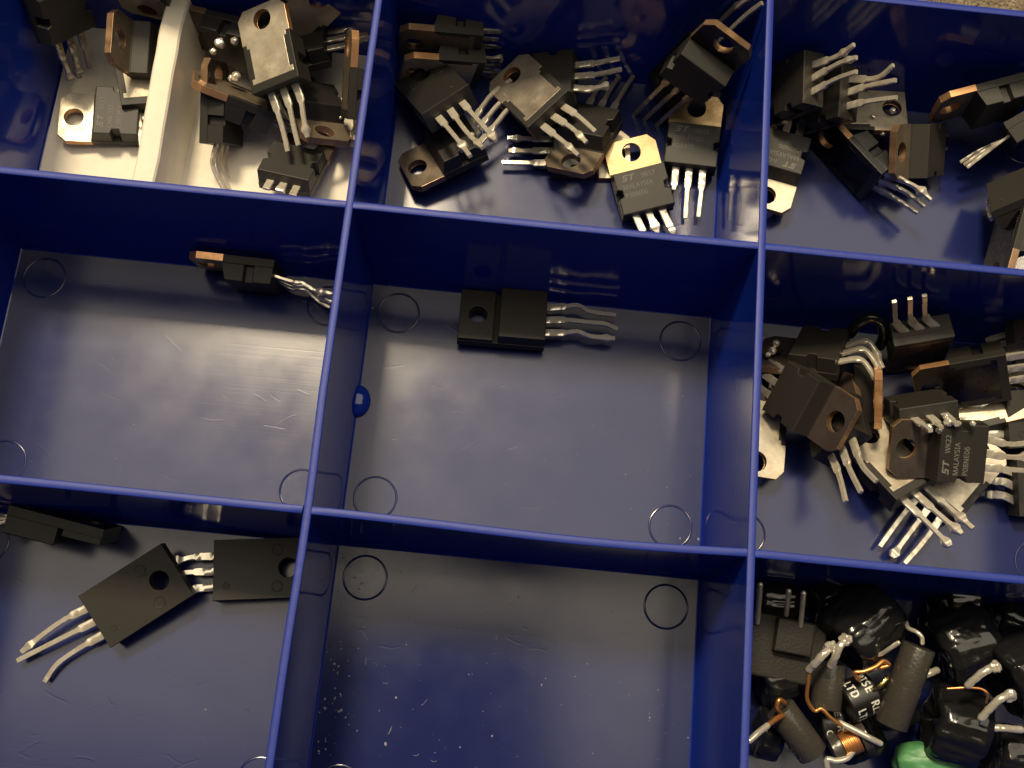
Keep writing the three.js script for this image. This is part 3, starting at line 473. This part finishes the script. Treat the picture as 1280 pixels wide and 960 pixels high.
// printed black sleeves
function sleeve(label, A, B, R, text, turn) {
  const o = thing('printed_coil', label, 'coil'); const L = orient(o, A, B); o.rotateY(turn); o.updateMatrixWorld(true);
  const tex = canvasTex(canvas(1024, 256, (g, w, h) => { const r = rng(9); g.fillStyle = '#141414'; g.fillRect(0, 0, w, h); g.fillStyle = '#d8d6ce'; g.font = 'bold 92px sans-serif'; g.textBaseline = 'middle'; for (let k = 0; k < 4; k++) { g.fillText(text[0], 14 + k * 256, 68, 236); g.fillText(text[1], 40 + k * 256, 186, 200); } for (let i = 0; i < 1600; i++) { g.fillStyle = `rgba(20,20,20,${.3 + .5 * r()})`; g.fillRect(r() * w, r() * h, 2 + 4 * r(), 1 + 3 * r()); } }), true);
  const b = .5, pr = [[.01, -L / 2], [R - b, -L / 2], [R - .12, -L / 2 + .15], [R, -L / 2 + b], [R, L / 2 - b], [R - .12, L / 2 - .15], [R - b, L / 2], [.01, L / 2]];
  const g = new THREE.LatheGeometry(pr.map(a => new THREE.Vector2(...a)), 48); const uv = g.attributes.uv, p = g.attributes.position; for (let i = 0; i < uv.count; i++) uv.setXY(i, uv.getX(i), (p.getY(i) + L / 2) / L);
  part('printed_sleeve', g, std({ map: tex, roughness: .38 }), o); return o;
}
sleeve('black printed sleeve coil with white lettering below the yellow lead', G(455, 660, 12.5), G(590, 600, 12.5), 3.3, ['RISE', 'LTD'], 2.2);
sleeve('black printed sleeve coil with white lettering beside the copper winding', G(330, 760, 8.5), G(440, 745, 8.5), 3.2, ['RISE', 'CO'], 1.7);
// copper-wound drum
{
  const o = thing('wound_coil', 'small coil of bare orange copper wire on a grey bobbin', 'coil'); const A = G(400, 870, 11), B = G(560, 800, 12), L = orient(o, A, B); o.updateMatrixWorld(true);
  const pr = [[.01, -L / 2], [2.3, -L / 2], [2.4, -L / 2 + .1], [2.4, -L / 2 + 1.6], [1.5, -L / 2 + 1.7], [1.5, L / 2 - 1.3], [2.4, L / 2 - 1.2], [2.4, L / 2 - .1], [2.3, L / 2], [.01, L / 2]];
  part('bobbin', boxUV(toCreasedNormals(new THREE.LatheGeometry(pr.map(a => new THREE.Vector2(...a)), 32).toNonIndexed(), .5), 7), FERRITE, o);
  const n = 5; const y0 = -L / 2 + 2.0, y1 = L / 2 - 1.6; 
  for (let k = 0; k < n * 2; k++) { const g = new THREE.TorusGeometry(1.85 + .05 * (k % 2), .2, 8, 36); g.rotateX(Math.PI / 2); g.rotateZ(.04); g.translate(0, y0 + (y1 - y0) * k / (n * 2 - 1), 0); part('copper_turn', g, ENAMEL, o); }
  part('lead', boxUV(capTube([G(440, 745, 14), G(520, 785, 14.6), G(570, 812, 14.8), G(622, 838, 14.2)].map(p => loc(o, p)), .5, 24), 8), SOLDER, o);
  part('lead', boxUV(capTube([G(500, 870, 12.5), G(470, 905, 13), G(420, 918, 13.2), G(380, 912, 13.2), G(382, 960, 12.6)].map(p => loc(o, p)), .5, 30), 8), SOLDER, o);
}
// loose enamelled wire
function wire(label, pts, r, mat) { const o = thing('copper_wire', label, 'wire'); part('strand', boxUV(capTube(pts, r, 60, 8), 8), mat, o); return o; }
wire('orange enamelled wire hanging from the stubby lead around the short rod', [G(298, 500, 17.8), G(293, 560, 17), G(290, 640, 15.6), G(325, 690, 15), G(352, 680, 15.2), G(395, 720, 15), G(445, 755, 14.6)], .33, ENAMEL);
wire('twisted orange wire end soldered above the printed sleeve', [G(525, 545, 17), G(505, 515, 17.6), G(545, 510, 18), G(600, 488, 18.2), G(640, 462, 18), G(662, 480, 17.6), G(625, 492, 17.4)], .36, ENAMEL);
wire('thin dark copper wire arching over the lowest glossy coil', [G(930, 588, 18), G(1010, 584, 18.8), G(1085, 590, 19), G(1112, 610, 19), G(1108, 650, 18)], .22, ENAMEL);
wire('pale bent lead wire beside the top of the leaning rod', [G(565, 440, 17), G(620, 432, 18), G(665, 405, 19.5), G(705, 378, 20.5)], .36, SOLDER);
wire('hooked pale lead on the end of the leaning rod', [G(742, 285, 17), G(752, 312, 18.6), G(790, 330, 19.6), G(812, 352, 19.8), G(815, 380, 19.4)], .36, SOLDER);
wire('yellowish lead poking out beside the leaning rod', [G(598, 588, 16), G(622, 575, 16.6), G(645, 548, 16.8), G(652, 540, 16.6)], .5, metal(.78, .68, .30, .5));
// pin block
{
  const o = thing('pin_block', 'dark square transformer block with three upright pins', 'transformer'); const c = G(165, 400, 8); o.position.copy(c).multiplyScalar(MM); o.rotation.set(.12, -.1, 0);
  const sh = shapeOf([[-6.2, -5], [6.2, -5], [6.2, 5], [-6.2, 5]]); const g = extr(sh, -4, 4, .4); g.rotateX(-Math.PI / 2); part('block', boxUV(flat(g), 6), BLACKBOX, o);
  const s2 = shapeOf([[-3, -2.6], [3, -2.6], [3, 2.6], [-3, 2.6]]); const g2 = extr(s2, 3.8, 6, .3); g2.rotateX(-Math.PI / 2); g2.translate(.5, 0, -2.2); part('core', boxUV(flat(g2), 6), BLACKBOX, o);
  o.updateMatrixWorld(true);
  for (const [x0, y0, h0, x1, y1, h1] of [[62, 285, 13, 75, 112, 21], [193, 250, 14, 205, 142, 20], [258, 305, 14, 273, 152, 21]]) part('pin', boxUV(capTube([G(x0, y0, h0), G((x0 + x1) / 2, (y0 + y1) / 2, (h0 + h1) / 2), G(x1, y1, h1)].map(p => loc(o, p)), .42, 16, 8), 8), SOLDER, o);
}
coil('brown-black wrapped coil lying beside the divider behind the bored rod', G(60, 540, 6), G(200, 500, 6), 5.2, 41.7, []);
coil('small black coil under the bored rod by the divider', G(60, 780, 4.5), G(160, 800, 4.5), 4.2, 44.7, []);
{
  const o = thing('green_capacitor', 'bright green dipped capacitor under the lowest glossy coil', 'capacitor'); const c = G(840, 935, 6); o.position.copy(c).multiplyScalar(MM); o.rotation.set(.3, .2, .15);
  const g = new THREE.SphereGeometry(1, 40, 26); const p = g.attributes.position; for (let i = 0; i < p.count; i++) { const x = p.getX(i), y = p.getY(i), z = p.getZ(i), k = 1 + .16 * noise.noise(x * 1.7, y * 1.7, z * 1.7) + .06 * noise.noise(x * 5, y * 5, z * 5); const q = (v) => Math.sign(v) * Math.pow(Math.abs(v), .72); p.setXYZ(i, q(x) * 5.4 * k, q(y) * 3.2 * k, q(z) * 3.6 * k); } g.computeVertexNormals();
  part('dipped_body', g, GREEN, o);
}
// black wire loop in the transistor pile beside the hooked leads
{
  const o = thing('wire_loop', 'short glossy black sleeve looping out of the hooked-lead pile', 'wire');
  const F2 = (x, y, h) => at(930 + x * .38546, 340 + y * .38546, h);
  part('sleeve', capTube([F2(345, 200, 9), F2(372, 165, 12), F2(410, 148, 13.5), F2(445, 165, 13), F2(452, 205, 11), F2(440, 240, 8)], .95, 50, 14), SHRINK, o);
}
// dust and fibres lying on the floor
{
  const r = rng(77), list = [];
  const speck = (p, s) => { const g = new THREE.IcosahedronGeometry(s, 0); g.scale(1 + r(), .6, 1 + r()); g.rotateY(r() * 6); g.translate(p.x, p.y + s * .3, p.z); list.push(g); };
  for (const [u, v, s] of [[502, 716, .22], [482, 930, .34], [648, 746, .16], [686, 783, .16], [495, 872, .2], [508, 806, .16], [534, 657, .3], [621, 796, .14], [586, 843, .15], [677, 856, .2], [615, 920, .18], [575, 934, .15], [812, 897, .15], [860, 922, .14], [552, 684, .2], [567, 692, .2], [865, 698, .4], [850, 673, .2], [873, 674, .22], [782, 593, .12], [834, 609, .12], [488, 356, .2], [466, 385, .16], [24, 313, .25], [110, 317, .16], [257, 887, .18], [68, 738, .16]]) speck(at(u, v, .05), s * .7);
  for (let i = 0; i < 60; i++) { const x = 1.6 + Math.abs((r() + r() - 1)) * 7, z = D + 2 + r() * 34; speck(V3(x, .03, z), .05 + .09 * r()); }
  for (let i = 0; i < 110; i++) speck(V3(2 + r() * 60, .03, D + 2 + r() * 42), .03 + .06 * r() * r());
  for (let i = 0; i < 60; i++) speck(V3(-62 + r() * 124, .03, 2 + r() * 44), .03 + .05 * r() * r());
  for (let i = 0; i < 12; i++) { const x = 3 + r() * 20, z = D + 5 + r() * 38, a = r() * 6, l = .5 + r(); list.push(tube([V3(x, .06, z), V3(x + l * .5 * Math.cos(a), .1, z + l * .5 * Math.sin(a) + .2), V3(x + l * Math.cos(a), .06, z + l * Math.sin(a))], .035, 6, 5)); }
  const m = part('dust', merge(list), std({ color: lin(.24, .25, .29), roughness: .9 })); m.userData = { kind: 'stuff', label: 'pale dust specks and lint on the empty bay floors', category: 'dust' }; scene.add(m);
}
// ---------------------------------------------------------------- what the glossy plastic mirrors from above: the lit ceiling, stood in for by a glowing panel, and the phone held over the tray
{
  const o = thing('lit_ceiling_stand_in', 'warm glowing panel standing in for the lit ceiling above the tray', 'light');
  const f = new THREE.Mesh(new THREE.BoxGeometry(PANEL.w + .06, .04, PANEL.h + .06), std({ color: lin(.7, .7, .68), roughness: .6 })); f.name = 'frame'; f.position.y = .03; o.add(f);
  const g = new THREE.Mesh(new THREE.BoxGeometry(PANEL.w, .006, PANEL.h), new THREE.MeshStandardMaterial({ color: 0xffffff, emissive: PANEL.color, emissiveIntensity: .3, roughness: .8 })); g.name = 'diffuser'; g.position.y = .006; o.add(g);
  o.position.set(PANEL.x, PANEL.y, PANEL.z);
}
{
  const o = thing('ceiling_lamp', 'square warm ceiling lamp hanging under the lit ceiling', 'lamp');
  const f = new THREE.Mesh(new THREE.BoxGeometry(LAMP.s + .03, .05, LAMP.s + .03), std({ color: lin(.7, .7, .68), roughness: .6 })); f.name = 'housing'; f.position.y = .035; o.add(f);
  const g = new THREE.Mesh(new THREE.BoxGeometry(LAMP.s, .006, LAMP.s), new THREE.MeshStandardMaterial({ color: 0xffffff, emissive: LAMP.color, emissiveIntensity: 2, roughness: .8 })); g.name = 'diffuser'; g.position.y = .006; o.add(g);
  o.position.set(LAMP.x, LAMP.y, LAMP.z);
}
{
  const o = thing('phone', 'dark phone held over the tray taking the picture', 'phone');
  o.position.copy(camera.position); o.quaternion.copy(camera.quaternion);
  const s = new THREE.Shape(), x0 = -54, x1 = 29, y0 = -125, y1 = 20, r = 9;
  s.moveTo(x0 + r, y0); s.lineTo(x1 - r, y0); s.quadraticCurveTo(x1, y0, x1, y0 + r); s.lineTo(x1, y1 - r); s.quadraticCurveTo(x1, y1, x1 - r, y1); s.lineTo(x0 + r, y1); s.quadraticCurveTo(x0, y1, x0, y1 - r); s.lineTo(x0, y0 + r); s.quadraticCurveTo(x0, y0, x0 + r, y0);
  part('case', extr(s, 2.5, 10.5, .8), std({ color: lin(.012, .012, .014), roughness: .5 }), o);
  part('screen', extr(s, 10.52, 10.7, 0), std({ color: lin(.005, .005, .006), roughness: .15 }), o);
}
renderer.render(scene, camera);
